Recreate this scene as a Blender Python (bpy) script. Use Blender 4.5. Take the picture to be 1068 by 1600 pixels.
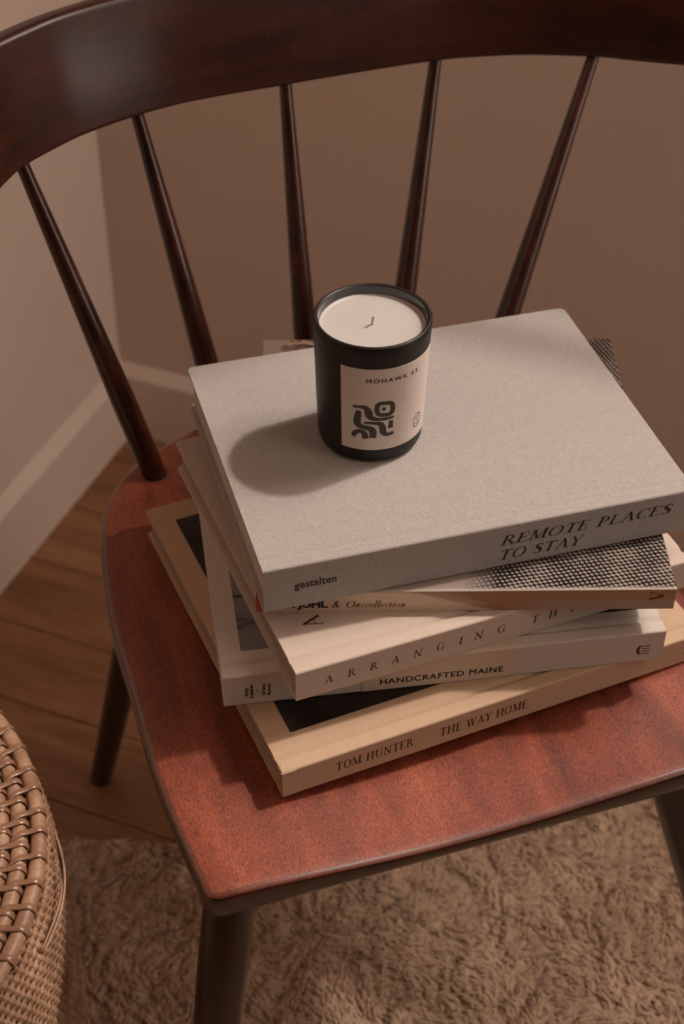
import bpy, bmesh, math, random
import numpy as np
from mathutils import Vector, Matrix, noise

for o in list(bpy.data.objects): bpy.data.objects.remove(o)
scn = bpy.context.scene
COL = scn.collection
PI = math.pi
R = math.radians

# ------------------------------------------------------------------ camera
PITCH, ROLL = 0.71268, 0.01064
fw = Vector((0, math.cos(PITCH), -math.sin(PITCH)))
rt = Vector((1, 0, 0)); up = rt.cross(fw)
cr, sr = math.cos(ROLL), math.sin(ROLL)
rgt = cr * rt + sr * up; upv = -sr * rt + cr * up
cd = bpy.data.cameras.new('camera'); cam = bpy.data.objects.new('camera', cd); COL.objects.link(cam)
cam.matrix_world = Matrix(((rgt.x, upv.x, -fw.x, 0), (rgt.y, upv.y, -fw.y, 0), (rgt.z, upv.z, -fw.z, 1.2554), (0, 0, 0, 1)))
cd.sensor_fit = 'VERTICAL'; cd.sensor_height = 36; cd.sensor_width = 24.03; cd.lens = 53.9
cd.clip_start = 0.05; cd.clip_end = 60
cd.dof.use_dof = True; cd.dof.focus_distance = 1.0; cd.dof.aperture_fstop = 7.0
scn.camera = cam

# ------------------------------------------------------------------ light
wd = bpy.data.worlds.new('world'); scn.world = wd; wd.use_nodes = True
bg = wd.node_tree.nodes['Background']; bg.inputs[0].default_value = (1.0, 0.74, 0.58, 1); bg.inputs[1].default_value = 0.02
sd = bpy.data.lights.new('sun', 'SUN'); sun = bpy.data.objects.new('sun', sd); COL.objects.link(sun)
sd.energy = 2.0; sd.color = (1.0, 0.88, 0.79); sd.angle = R(2.6)
SDIR = Vector((0.495, 0.27, 0.826)).normalized()
sun.rotation_euler = SDIR.to_track_quat('Z', 'Y').to_euler(); sun.location = (2, 2, 3)
def area(name, loc, target, size, power, col):
    l = bpy.data.lights.new(name, 'AREA'); o = bpy.data.objects.new(name, l); COL.objects.link(o)
    l.shape = 'RECTANGLE'; l.size, l.size_y = size; l.energy = power; l.color = col
    o.location = loc; o.rotation_euler = (Vector(loc) - Vector(target)).to_track_quat('Z', 'Y').to_euler()
area('sky_in_window', (.855, 1.34, 1.61), (.35, .62, .8), (.7, .75), 32, (1.0, .86, .76))
area('room_fill', (2.7, -.6, 2.15), (-.1, 1.1, .55), (1.7, 1.0), 9.5, (1.0, .82, .70))  # unseen fill added from the right to brighten walls and spines
area('upper_room_fill', (1.7, .15, 2.35), (-.1, 1.7, .9), (.9, .9), 6, (1.0, .82, .70))  # added wall wash with no real source, lifts back wall and rug
area('low_room_fill', (2.9, .3, .75), (-.1, 1.1, .6), (1.4, .7), 14, (1.0, .84, .74))  # low fill from the side, added for left wall and book spines
scn.view_settings.view_transform = 'Standard'; scn.view_settings.look = 'None'
scn.view_settings.gamma = 1; scn.view_settings.use_curve_mapping = False
scn.view_settings.exposure = 0.0

# ------------------------------------------------------------------ helpers
def mesh(name, V, F, m=None, parent=None, smooth=False, kind=None):
    me = bpy.data.meshes.new(name); me.from_pydata([tuple(v) for v in V], [], F); me.update()
    return link(name, me, m, parent, smooth, kind)
def link(name, me, m=None, parent=None, smooth=False, kind=None):
    o = bpy.data.objects.new(name, me); COL.objects.link(o)
    if m is not None and not me.materials: me.materials.append(m)
    if smooth: me.shade_smooth() if hasattr(me, 'shade_smooth') else me.polygons.foreach_set('use_smooth', [True] * len(me.polygons))
    if parent: o.parent = parent
    if kind: o['kind'] = kind
    return o
def npmesh(name, V, Q, m=None, parent=None, smooth=True, kind=None):
    V = np.asarray(V, np.float32); Q = np.asarray(Q, np.int32); n = Q.shape[1]
    me = bpy.data.meshes.new(name); me.vertices.add(len(V)); me.vertices.foreach_set('co', V.ravel())
    me.loops.add(Q.size); me.loops.foreach_set('vertex_index', Q.ravel())
    me.polygons.add(len(Q)); me.polygons.foreach_set('loop_start', np.arange(0, Q.size, n, dtype=np.int32))
    me.update(calc_edges=True)
    if smooth: me.polygons.foreach_set('use_smooth', np.ones(len(Q), bool))
    return link(name, me, m, parent, False, kind)
def bevel(o, w, seg=2, ang=40):
    b = o.modifiers.new('bevel', 'BEVEL'); b.width = w; b.segments = seg; b.limit_method = 'ANGLE'; b.angle_limit = R(ang); return o
def empty(name, loc, rz, label, cat, group=None):
    o = bpy.data.objects.new(name, None); COL.objects.link(o); o.location = loc; o.rotation_euler = (0, 0, rz)
    o.empty_display_size = 0.05; o['label'] = label; o['category'] = cat
    if group: o['group'] = group
    return o
def box(x0, x1, y0, y1, z0, z1):
    V = [(x, y, z) for z in (z0, z1) for y in (y0, y1) for x in (x0, x1)]
    F = [(0, 2, 3, 1), (4, 5, 7, 6), (0, 1, 5, 4), (2, 6, 7, 3), (0, 4, 6, 2), (1, 3, 7, 5)]
    return V, F
def join(parts):
    V, F = [], []
    for v, f in parts:
        n = len(V); V += list(v); F += [tuple(i + n for i in q) for q in f]
    return V, F
def tube(pts, rad, n=12, caps=True):
    pts = [Vector(p) for p in pts]; N = len(pts)
    rad = rad if hasattr(rad, '__len__') else [rad] * N
    V, F = [], []
    T = [(pts[min(i + 1, N - 1)] - pts[max(i - 1, 0)]).normalized() for i in range(N)]
    a = T[0].orthogonal().normalized()
    for i in range(N):
        a = (a - T[i] * a.dot(T[i])).normalized(); b = T[i].cross(a)
        for k in range(n):
            t = 2 * PI * k / n; V.append(pts[i] + (a * math.cos(t) + b * math.sin(t)) * rad[i])
    for i in range(N - 1):
        for k in range(n):
            k2 = (k + 1) % n; F.append((i * n + k, i * n + k2, (i + 1) * n + k2, (i + 1) * n + k))
    if caps: F.append(tuple(range(n))[::-1]); F.append(tuple((N - 1) * n + k for k in range(n)))
    return V, F
def lathe(prof, n=96, closed=False):
    V, F = [], []; N = len(prof)
    for r, z in prof:
        for k in range(n):
            t = 2 * PI * k / n; V.append((r * math.cos(t), r * math.sin(t), z))
    for i in range(N - (0 if closed else 1)):
        j = (i + 1) % N
        for k in range(n):
            k2 = (k + 1) % n; F.append((i * n + k, i * n + k2, j * n + k2, j * n + k))
    return V, F
def interp(xs, ys, x): return float(np.interp(x, xs, ys))
def catmull(P, m):
    P = [np.array(p, float) for p in P]; P = [2 * P[0] - P[1]] + P + [2 * P[-1] - P[-2]]; out = []
    for i in range(1, len(P) - 2):
        for k in range(m):
            t = k / m; a, b, c, d = P[i - 1:i + 3]
            out.append(.5 * ((2 * b) + (-a + c) * t + (2 * a - 5 * b + 4 * c - d) * t * t + (-a + 3 * b - 3 * c + d) * t ** 3))
    out.append(P[-2]); return out

# ------------------------------------------------------------------ materials
class NT:
    def __init__(s, name):
        s.m = bpy.data.materials.new(name); s.m.use_nodes = True; s.t = s.m.node_tree
        s.b = s.t.nodes['Principled BSDF']; s.co = s.t.nodes.new('ShaderNodeTexCoord')
    def set(s, **k):
        for a, v in k.items():
            i = s.b.inputs[a.replace('_', ' ')]
            if hasattr(v, 'is_output') or isinstance(v, bpy.types.NodeSocket): s.t.links.new(v, i)
            else: i.default_value = (*v, 1) if isinstance(v, tuple) and len(v) == 3 and i.type == 'RGBA' else v
        return s
    def n(s, typ, **k):
        nd = s.t.nodes.new(typ)
        for a, v in k.items():
            if a.startswith('p_'): setattr(nd, a[2:], v); continue
            i = nd.inputs[int(a[1:])] if a[0] == 'i' and a[1:].isdigit() else nd.inputs[a]
            if isinstance(v, bpy.types.NodeSocket): s.t.links.new(v, i)
            else: i.default_value = (*v, 1) if isinstance(v, tuple) and len(v) == 3 and i.type == 'RGBA' else v
        return nd
    def obj(s, sc=(1, 1, 1), rot=(0, 0, 0), loc=(0, 0, 0)):
        mp = s.n('ShaderNodeMapping'); s.t.links.new(s.co.outputs['Object'], mp.inputs[0])
        mp.inputs['Scale'].default_value = sc; mp.inputs['Rotation'].default_value = rot; mp.inputs['Location'].default_value = loc
        return mp.outputs[0]
    def noise(s, v, scale, detail=3, rough=.5, dist=0):
        return s.n('ShaderNodeTexNoise', Vector=v, Scale=scale, Detail=detail, Roughness=rough, Distortion=dist).outputs[0]
    def math(s, op, a, b=0.0, c=0.0, clamp=False):
        nd = s.n('ShaderNodeMath', p_operation=op, i0=a, i1=b); nd.use_clamp = clamp
        if isinstance(c, bpy.types.NodeSocket): s.t.links.new(c, nd.inputs[2])
        else: nd.inputs[2].default_value = c
        return nd.outputs[0]
    def ramp(s, f, stops):
        nd = s.n('ShaderNodeValToRGB', Fac=f); e = nd.color_ramp.elements
        while len(e) < len(stops): e.new(.5)
        for el, (p, c) in zip(e, stops): el.position = p; el.color = (*c, 1)
        return nd.outputs[0]
    def mix(s, f, a, b, mode='MIX'):
        nd = s.n('ShaderNodeMix', p_data_type='RGBA', p_blend_type=mode)
        for i, v in ((0, f), (6, a), (7, b)):
            if isinstance(v, bpy.types.NodeSocket): s.t.links.new(v, nd.inputs[i])
            else: nd.inputs[i].default_value = (*v, 1) if isinstance(v, tuple) else v
        return nd.outputs[2]
    def bump(s, h, strength=.3, dist=.001, prev=None):
        nd = s.n('ShaderNodeBump', Strength=strength, Distance=dist, Height=h)
        if prev is not None: s.t.links.new(prev, nd.inputs['Normal'])
        s.t.links.new(nd.outputs[0], s.b.inputs['Normal']); return nd.outputs[0]
    def sep(s, v=None):
        nd = s.n('ShaderNodeSeparateXYZ'); s.t.links.new(v if v is not None else s.co.outputs['Object'], nd.inputs[0]); return nd.outputs

def wood(name, dark, mid, light, scale=(1, 1, 1), rough=.33, coat=.25, rot=(0, 0, 0)):
    k = NT(name)
    v = k.obj(sc=scale, rot=rot)
    big = k.noise(v, 5, 3, .55, .6)
    fig = k.noise(k.obj(sc=(1, 1, 1), rot=rot), 16, 4, .6, 2.2)
    fine = k.noise(k.obj(sc=tuple(a * 12 for a in scale), rot=rot), 22, 2, .6)
    speck = k.noise(k.obj(), 900, 2, .7)
    c = k.ramp(big, [(.28, dark), (.52, mid), (.78, light)])
    c = k.mix(k.math('MULTIPLY', fig, .45), c, k.mix(1.0, c, light, 'MULTIPLY'))
    c = k.mix(k.ramp(fine, [(.38, (.85,) * 3), (.60, (0, 0, 0))]), c, k.mix(1.0, c, (.45, .36, .32), 'MULTIPLY'))
    c = k.mix(k.ramp(speck, [(.38, (.8,) * 3), (.55, (0, 0, 0))]), c, k.mix(1.0, c, (.5, .42, .38), 'MULTIPLY'))
    k.set(Base_Color=c, Roughness=rough, Coat_Weight=coat, Coat_Roughness=.22)
    b = k.bump(fine, .12, .0004); k.bump(speck, .12, .0002, b)
    return k.m
M = {}
M['seat'] = wood('seat_wood', (.20, .046, .021), (.38, .094, .041), (.51, .150, .068), (6, 1.2, 1), .5, .12)
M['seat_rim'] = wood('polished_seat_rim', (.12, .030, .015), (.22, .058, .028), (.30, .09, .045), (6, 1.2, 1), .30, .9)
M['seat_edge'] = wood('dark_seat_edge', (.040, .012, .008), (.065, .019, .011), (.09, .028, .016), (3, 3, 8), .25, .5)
M['crest'] = wood('crest_wood', (.04, .012, .006), (.075, .021, .010), (.115, .033, .015), (1.5, 5, 9), .36, .2)
M['spindle'] = wood('spindle_wood', (.024, .006, .004), (.075, .018, .008), (.17, .045, .017), (14, 14, 1.0), .28, .4)
M['leg'] = wood('leg_wood', (.012, .004, .003), (.04, .010, .005), (.09, .026, .011), (14, 14, 1.0), .3, .35)
M['crest'].node_tree.nodes['Principled BSDF'].inputs['Specular IOR Level'].default_value = .3
def plain(name, col, rough=.6, bump=None, var=.06, **kw):
    k = NT(name); f = k.noise(k.obj(), 30, 4, .6)
    c = k.mix(f, tuple(a * (1 - var) for a in col), tuple(min(1, a * (1 + var)) for a in col))
    k.set(Base_Color=c, Roughness=rough, **kw)
    if bump: k.bump(k.noise(k.obj(), bump[0], 3, .6), bump[1], bump[2])
    return k.m
M['wall'] = plain('wall_paint', (.74, .61, .52), .8, (250, .08, .0004), .02)
M['trim'] = plain('trim_paint', (.78, .65, .56), .45, (90, .05, .0003), .02)
M['subfloor'] = plain('dark_joint', (.03, .018, .01), .9)
# floor planks
k = NT('oak_plank'); oi = k.n('ShaderNodeObjectInfo'); rnd = oi.outputs['Random']
v = k.obj(sc=(1.2, 11, 4)); vn = k.n('ShaderNodeVectorMath', p_operation='ADD'); k.t.links.new(v, vn.inputs[0])
cb = k.n('ShaderNodeCombineXYZ', X=k.math('MULTIPLY', rnd, 37), Y=k.math('MULTIPLY', rnd, 11)); k.t.links.new(cb.outputs[0], vn.inputs[1])
g = k.noise(vn.outputs[0], 3.2, 5, .6, 1.2); g2 = k.noise(vn.outputs[0], 26, 3, .6)
c = k.ramp(g, [(.3, (.23, .105, .045)), (.55, (.34, .165, .078)), (.8, (.44, .235, .12))])
c = k.mix(k.ramp(g2, [(.35, (.4,) * 3), (.6, (0,) * 3)]), c, k.mix(1.0, c, (.6, .5, .42), 'MULTIPLY'))
c = k.mix(k.math('MULTIPLY', rnd, .35), c, k.mix(1.0, c, (.72, .66, .6), 'MULTIPLY'))
k.set(Base_Color=c, Roughness=.5); k.bump(g2, .1, .0005); M['plank'] = k.m
def cloth(name, col, scale=900, strength=.5, angle=.0, slub=.16):
    k = NT(name); v = k.obj(rot=(0, 0, angle)); x, y, z = k.sep(v)
    wx = k.math('SINE', k.math('MULTIPLY', k.math('ADD', x, k.math('MULTIPLY', k.noise(v, 60, 2), .0009)), scale * 2 * PI))
    yz = k.math('ADD', y, z)
    wy = k.math('SINE', k.math('MULTIPLY', k.math('ADD', yz, k.math('MULTIPLY', k.noise(v, 50, 2), .0009)), scale * 2 * PI))
    h = k.math('MULTIPLY', wx, wy)
    t1 = k.noise(k.obj(sc=(3, 22, 22)), 90, 3, .7); t2 = k.noise(k.obj(sc=(22, 2, 2)), 70, 3, .7)
    th = k.math('ADD', t1, t2)
    c = k.mix(k.ramp(k.math('MULTIPLY', th, .5), [(.38, (0,) * 3), (.62, (1,) * 3)]), tuple(a * (1 - slub) for a in col), tuple(a * (1 + slub * .6) for a in col))
    c = k.mix(k.math('MULTIPLY_ADD', h, .28, .28), c, k.mix(1.0, c, (.6, .57, .54), 'MULTIPLY'))
    k.set(Base_Color=c, Roughness=.85, Sheen_Weight=.08)
    b = k.bump(h, strength * .5, .00035); k.bump(th, strength, .0005, b); return k.m
M['linen'] = cloth('grey_linen', (.465, .425, .40), 520, .8, .6, .16)
M['ecru'] = cloth('ecru_linen', (.60, .49, .41), 1200, .22, 0, .05)
M['white_cloth'] = cloth('white_cloth', (.62, .545, .49), 1500, .12, 0, .03)
k = NT('kraft_board'); n1 = k.noise(k.obj(), 220, 4, .7); n2 = k.noise(k.obj(), 9, 3, .5)
c = k.mix(n1, (.44, .30, .195), (.55, .38, .25)); c = k.mix(k.math('MULTIPLY', n2, .3), c, (.41, .275, .175))
k.set(Base_Color=c, Roughness=.75); k.bump(n1, .12, .0003); M['kraft'] = k.m
def pages(name, col, sc=2600):
    k = NT(name); x, y, z = k.sep()
    f = k.noise(k.obj(sc=(1.0, 1.0, 160)), 14, 4, .75); f2 = k.noise(k.obj(sc=(.3, .3, 60)), 9, 2, .6)
    c = k.mix(k.ramp(f, [(.36, (0,) * 3), (.6, (1,) * 3)]), tuple(a * .55 for a in col), col)
    c = k.mix(k.ramp(f2, [(.42, (.6,) * 3), (.5, (0,) * 3)]), c, tuple(a * .6 for a in col))
    k.set(Base_Color=c, Roughness=.8); k.bump(f, .4, .0006); return k.m
M['pages'] = pages('page_edges', (.68, .58, .50)); M['pages_dark'] = pages('tan_page_edges', (.44, .33, .25))
M['ink'] = plain('black_ink', (.018, .014, .016), .5)
M['brown_ink'] = plain('brown_ink', (.05, .022, .02), .5)
M['paper'] = plain('label_paper', (.64, .55, .49), .62, (500, .06, .0002), .03)
M['band'] = plain('band_paper', (.57, .455, .355), .6, (300, .05, .0002), .03)
M['motif_ink'] = plain('dark_brown_print', (.035, .022, .018), .5)
k = NT('black_photo'); n1 = k.noise(k.obj(), 40, 5, .65)
k.set(Base_Color=k.ramp(n1, [(.45, (.006, .004, .004)), (.62, (.03, .017, .013)), (.75, (.07, .04, .028))]), Roughness=.4); M['dark_photo'] = k.m
# grey chequered photo with dark strokes
k = NT('grey_photo'); x, y, z = k.sep()
gx = k.math('SINE', k.math('MULTIPLY', x, 2100)); gy = k.math('SINE', k.math('MULTIPLY', y, 2100))
ch = k.ramp(k.math('MULTIPLY', gx, gy), [(.0, (.16, .15, .155)), (.5, (.25, .235, .23))])
blot = k.ramp(k.noise(k.obj(sc=(.35, 1.9, 1)), 28, 4, .6, .4), [(.36, (1,) * 3), (.42, (0,) * 3)])
c = k.mix(blot, ch, (.02, .019, .025)); c = k.mix(k.ramp(x, [(.24, (0,) * 3), (.27, (1,) * 3)]), c, (.02, .02, .03))
k.set(Base_Color=c, Roughness=.4); M['grey_photo'] = k.m
# glossy paperback cover: woven pattern at right, grey brown at left with a dark blot at the far left
k = NT('glossy_cover'); x, y, z = k.sep()
v = k.obj(sc=(1, 1, 1), rot=(0, 0, .5))
nz = k.n('ShaderNodeTexNoise', Vector=v, Scale=170.0, Detail=2.0).outputs['Color']
wv = k.n('ShaderNodeVectorMath', p_operation='MULTIPLY_ADD'); k.t.links.new(nz, wv.inputs[0]); wv.inputs[1].default_value = (.0016, .0016, 0); k.t.links.new(v, wv.inputs[2])
ux, uy, uz = k.sep(wv.outputs[0])
wz_ = k.math('MULTIPLY', k.math('SINE', k.math('MULTIPLY', ux, 1250)), k.math('SINE', k.math('MULTIPLY', uy, 1500)))
big = k.noise(k.obj(), 22, 4, .65)
thr = k.math('MULTIPLY_ADD', big, 2.4, -1.12)
vor = k.math('SUBTRACT', wz_, thr)
holes = k.ramp(vor, [(.0, (.010, .008, .008)), (.16, (.21, .17, .145)), (.7, (.31, .26, .225))])
edge = k.math('ADD', k.math('MULTIPLY', y, -.30), k.math('ADD', x, k.math('MULTIPLY', k.noise(k.obj(), 25, 3), .03)))
right = k.ramp(edge, [(.150, (0,) * 3), (.168, (1,) * 3)])
left = k.ramp(k.noise(k.obj(), 8, 3, .5), [(.3, (.26, .21, .18)), (.7, (.34, .28, .24))])
d = k.n('ShaderNodeVectorMath', p_operation='DISTANCE'); k.t.links.new(k.obj(sc=(1, .8, 0)), d.inputs[0]); d.inputs[1].default_value = (.036, .222, 0)
blob = k.ramp(k.math('ADD', d.outputs['Value'], k.math('MULTIPLY', k.noise(k.obj(), 90, 3), .012)), [(.022, (1,) * 3), (.028, (0,) * 3)])
left = k.mix(blob, left, k.ramp(k.noise(k.obj(sc=(1, 2.5, 1)), 75, 3, .5, .5), [(.42, (.05, .028, .02)), (.52, (.16, .09, .065)), (.64, (.5, .33, .25))]))
gy_ = k.ramp(y, [(.012, (1,) * 3), (.02, (0,) * 3)])
edge_glint = k.ramp(k.math('ADD', y, k.math('MULTIPLY', k.noise(k.obj(), 700, 2), .0008)), [(.0014, (1,) * 3), (.0018, (0,) * 3)])  # pale strip at the front edge: glossy highlight painted into the colour
k.set(Base_Color=k.mix(edge_glint, k.mix(right, left, holes), (.50, .43, .38)), Roughness=.22, Coat_Weight=.5, Coat_Roughness=.12); k.bump(vor, .08, .0002); M['glossy'] = k.m
k = NT('glossy_spine'); x, y, z = k.sep()
xe = k.math('ADD', x, k.math('MULTIPLY', z, 3.2))
fr = k.ramp(k.math('ADD', xe, k.math('MULTIPLY', k.noise(k.obj(), 300, 3), .003)), [(.157, (0,) * 3), (.162, (1,) * 3)])
tan = k.mix(k.noise(k.obj(sc=(1, 1, 6)), 30, 3), (.30, .17, .085), (.42, .255, .135))
low = k.math('MULTIPLY', k.ramp(x, [(.17, (0,) * 3), (.19, (1,) * 3)]), k.ramp(k.math('ADD', z, k.math('MULTIPLY', k.noise(k.obj(), 200, 3), .002)), [(.0095, (1,) * 3), (.0105, (0,) * 3)]))
tan = k.mix(low, tan, k.mix(k.noise(k.obj(), 500, 3), (.30, .21, .15), (.46, .34, .26)))
fr2 = k.ramp(k.math('ADD', x, k.math('MULTIPLY', k.noise(k.obj(), 400, 2), .002)), [(.0095, (1,) * 3), (.0105, (0,) * 3)])
k.set(Base_Color=k.mix(fr2, k.mix(fr, (.62, .46, .34), tan), k.mix(k.noise(k.obj(), 900, 3), (.22, .045, .02), (.50, .15, .08))), Roughness=.22, Coat_Weight=.4, Coat_Roughness=.12); M['bspine'] = k.m
M['vessel'] = plain('black_glass', (.010, .007, .006), .5, None, .1, Coat_Weight=.12, Coat_Roughness=.25, Specular_IOR_Level=.3)
M['vessel_in'] = plain('inner_glass', (.02, .02, .024), .12, None, .1, Coat_Weight=.8, Coat_Roughness=.05)
M['wax'] = plain('cream_wax', (.47, .445, .42), .42, (20, .03, .0005), .01, Subsurface_Weight=.25, Subsurface_Radius=(.006, .004, .003), Subsurface_Scale=1.0)
M['wick'] = plain('cotton_wick', (.60, .46, .36), .8, (900, .5, .0004), .2)
k = NT('cane'); v = k.obj(); n1 = k.noise(v, 45, 3, .6); n2 = k.noise(k.obj(), 260, 3, .6)
oi = k.n('ShaderNodeObjectInfo')
c = k.ramp(n1, [(.3, (.24, .13, .075)), (.5, (.36, .21, .125)), (.72, (.48, .30, .19))]); c = k.mix(k.ramp(n2, [(.4, (.5,) * 3), (.6, (0,) * 3)]), c, k.mix(1.0, c, (.7, .6, .5), 'MULTIPLY'))
k.set(Base_Color=c, Roughness=.48); k.bump(n2, .2, .0004); M['cane'] = k.m
k = NT('cane_binding'); n1 = k.noise(k.obj(), 90, 3, .6)
k.set(Base_Color=k.ramp(n1, [(.3, (.18, .088, .046)), (.55, (.27, .14, .078)), (.75, (.36, .20, .12))]), Roughness=.33, Coat_Weight=.3); M['binding'] = k.m
M['basket_in'] = plain('basket_core', (.05, .028, .015), .9)
k = NT('wool'); n1 = k.noise(k.obj(), 14, 4, .6); hi = k.n('ShaderNodeTexNoise', Scale=300.0).outputs[0]
k.set(Base_Color=k.ramp(n1, [(.3, (.50, .34, .225)), (.7, (.66, .47, .33))]), Roughness=.9, Sheen_Weight=.2); M['wool'] = k.m
M['wool_base'] = plain('wool_base', (.30, .20, .14), .95, (60, .5, .003))

# ------------------------------------------------------------------ room: frame with m along the back wall, n towards it
RT = R(-21.3); RM = Matrix.Rotation(RT, 4, 'Z')
def room(name, V, F, m, parent=None, **k):
    o = mesh(name, V, F, m, parent, **k)
    if parent is None: o.matrix_world = RM.copy(); o['kind'] = 'structure'
    return o
ML, NB = -0.8447, 1.3947          # faces of the baseboards
MW, NW = ML - .014, NB + .014     # faces of the walls
WX0, WX1, WZ0, WZ1 = 0.050, 0.60, 1.30, 2.34   # window opening, out of frame above
x0, x1, zt, th = MW - .1, 3.2, 2.75, .04
V, F = join([box(x0, WX0, NW, NW + th, 0, zt), box(WX1, x1, NW, NW + th, 0, zt), box(WX0, WX1, NW, NW + th, 0, WZ0), box(WX0, WX1, NW, NW + th, WZ1, zt)])
room('wall_back', V, F, M['wall'])
V, F = box(MW - .1, MW, -2.2, NW + .1, 0, zt); room('wall_left', V, F, M['wall'])
room('ceiling', *box(MW - .1, 3.2, -3.6, NW + .1, zt, zt + .05), M['wall'])
def skirting(name, axis, a0, a1, face, wall):
    # profile: vertical face, then a sloping bevel up to the wall
    s = 1 if axis == 'n' else -1
    P = [(face, 0), (face, .092), (face + s * .0012, .0945), (wall - s * .003, .1045), (wall, .107), (wall + s * .004, .107), (wall + s * .004, 0)]
    V, F = [], []; n = len(P)
    for a in (a0, a1): V += [((a, p, z) if axis == 'n' else (p, a, z)) for p, z in P]
    for i in range(n): j = (i + 1) % n; F.append((i, j, n + j, n + i))
    F += [tuple(range(n)), tuple(range(n, 2 * n))[::-1]]
    o = room(name, V, F, M['trim']); return o
skirting('baseboard_back', 'n', MW, x1, NB, NW)
skirting('baseboard_left', 'm', -2.2, NW, ML, MW)
w = room('window_1', *box(WX0 - .05, WX0, NW - .012, NW + th + .01, WZ0 - .05, WZ1 + .05), M['trim'])
for q in (box(WX1, WX1 + .05, NW - .012, NW + th + .01, WZ0 - .05, WZ1 + .05), box(WX0, WX1, NW - .012, NW + th + .01, WZ1, WZ1 + .05), box(WX0 - .05, WX1 + .05, NW - .04, NW + th + .01, WZ0 - .05, WZ0)):
    room('window_frame', *q, M['trim'], w)
for z in (1.51,):
    room('shade_bar', *box(WX0, WX1, NW + .008, NW + .03, z - .015, z + .015), M['trim'], w)  # unseen bar added to dim the back of the top book
fl = room('floor', *box(MW, 3.2, -2.2, NW, -.03, -.006), M['subfloor'])
random.seed(4)
PW = .10408
def plank_mesh(L):
    e, g = .0011, .0005
    P = [(g, -.006), (g, -e), (g + e, 0), (PW - g - e, 0), (PW - g, -e), (PW - g, -.006)]
    V = [(a, p, z) for a in (0.0004, L - .0004) for p, z in P]; n = 6
    F = [(i, i + 1, n + i + 1, n + i) for i in range(5)] + [tuple(range(n)), tuple(range(n, 2 * n))[::-1]]
    me = bpy.data.meshes.new('plank'); me.from_pydata(V, [], F); me.materials.append(M['plank']); me.update(); return me
pm = {}
for i in range(-24, 6):
    n0 = .8213 + i * PW
    if n0 < -1.6 or n0 > NB: continue
    cuts = [MW, .15 + random.uniform(0, .9), 1.7 + random.uniform(0, .5), 3.1]
    for a, b in zip(cuts, cuts[1:]):
        me = plank_mesh(b - a)
        o = link('plank', me, None, fl); o.location = (a, n0, 0)

# ------------------------------------------------------------------ chair
S = 1.15; CA = R(19.0)
chair = empty('dining_chair', (-.0805, .5533, 0), CA, 'reddish brown varnished wooden spindle back chair carrying the stack of books', 'chair')
def cz(z): return S * (z + .517)
CW = .352
half = [(.009, .0), (.0055, .0007), (.0026, .0028), (.0008, .0062), (.0002, .0110), (-.0006, .0190), (-.0022, .0357), (-.0057, .08), (-.006, .12), (-.005, .167), (-.0045, .224), (-.0002, .264), (.0055, .300), (.0150, .333), (.034, .363), (.052, .379), (.079, .394), (.100, .4035), (.130, .411)]
cx_ = CW / 2
outl = half + [(cx_, .416)] + [(2 * cx_ - a, b) for a, b in half[::-1]]
sm = catmull(outl, 6)
# rounded front corners + straight front
front = [np.array((CW - .009 - (CW - .018) * i / 40, 0)) for i in range(1, 40)]
poly = [np.array(p) for p in sm] + front
poly = [p * S for p in poly]; N = len(poly)
ctr = np.array((cx_, .19)) * S
ZT = cz(-.1169); TH = .0245
def dish(s, t):
    s /= S; t /= S
    a = max(0, min(1, (s - .012) / (.335 - .012))); b = 1 if t < .16 else max(0, 1 - (t - .16) / .17)
    b = b * b * (3 - 2 * b)
    return -.0105 * math.sin(PI * a ** .88) ** 1.7 * b
V, F = [], []
def ring(off, dz, dishy=True):
    i0 = len(V)
    for i in range(N):
        p = poly[i]; t = poly[(i + 1) % N] - poly[i - 1]; nn = np.array((t[1], -t[0])); nn /= np.linalg.norm(nn) + 1e-9
        if np.dot(nn, ctr - p) < 0: nn = -nn
        q = p + nn * off; V.append((q[0], q[1], ZT + dz + (dish(q[0], q[1]) if dishy else 0)))
    return i0
rings = []
edge = [(0.0045, 0), (.0022, -.0006), (.0008, -.0016), (0, -.0034)]
def scaled(f):
    i0 = len(V)
    for i in range(N):
        p = poly[i]; t = poly[(i + 1) % N] - poly[i - 1]; nn = np.array((t[1], -t[0])); nn /= np.linalg.norm(nn) + 1e-9
        if np.dot(nn, ctr - p) < 0: nn = -nn
        q = ctr + (p + nn * .0045 - ctr) * f; V.append((q[0], q[1], ZT + dish(q[0], q[1])))
    return i0
for f in [.03, .12, .22, .32, .42, .52, .6, .68, .75, .81, .86, .9, .94, .97]: rings.append(scaled(f))
for off, dz in edge: rings.append(ring(off, dz))
for off, dz in [(.0002, -TH + .006), (.002, -TH + .002), (.005, -TH)]: rings.append(ring(off, dz, False))
for f in [.8, .4, .03]:
    i0 = len(V)
    for p in poly: q = ctr + (p - ctr) * f; V.append((q[0], q[1], ZT - TH))
    rings.append(i0)
for a, b in zip(rings, rings[1:]):
    for i in range(N): j = (i + 1) % N; F.append((a + i, b + i, b + j, a + j))
F.append(tuple(rings[0] + i for i in range(N))); F.append(tuple(rings[-1] + i for i in range(N))[::-1])
seat = mesh('seat', V, F, M['seat'], chair, True)
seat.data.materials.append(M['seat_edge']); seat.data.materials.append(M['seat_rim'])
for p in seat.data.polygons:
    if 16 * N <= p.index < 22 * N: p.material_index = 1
    elif 14 * N <= p.index < 16 * N: p.material_index = 2
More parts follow.
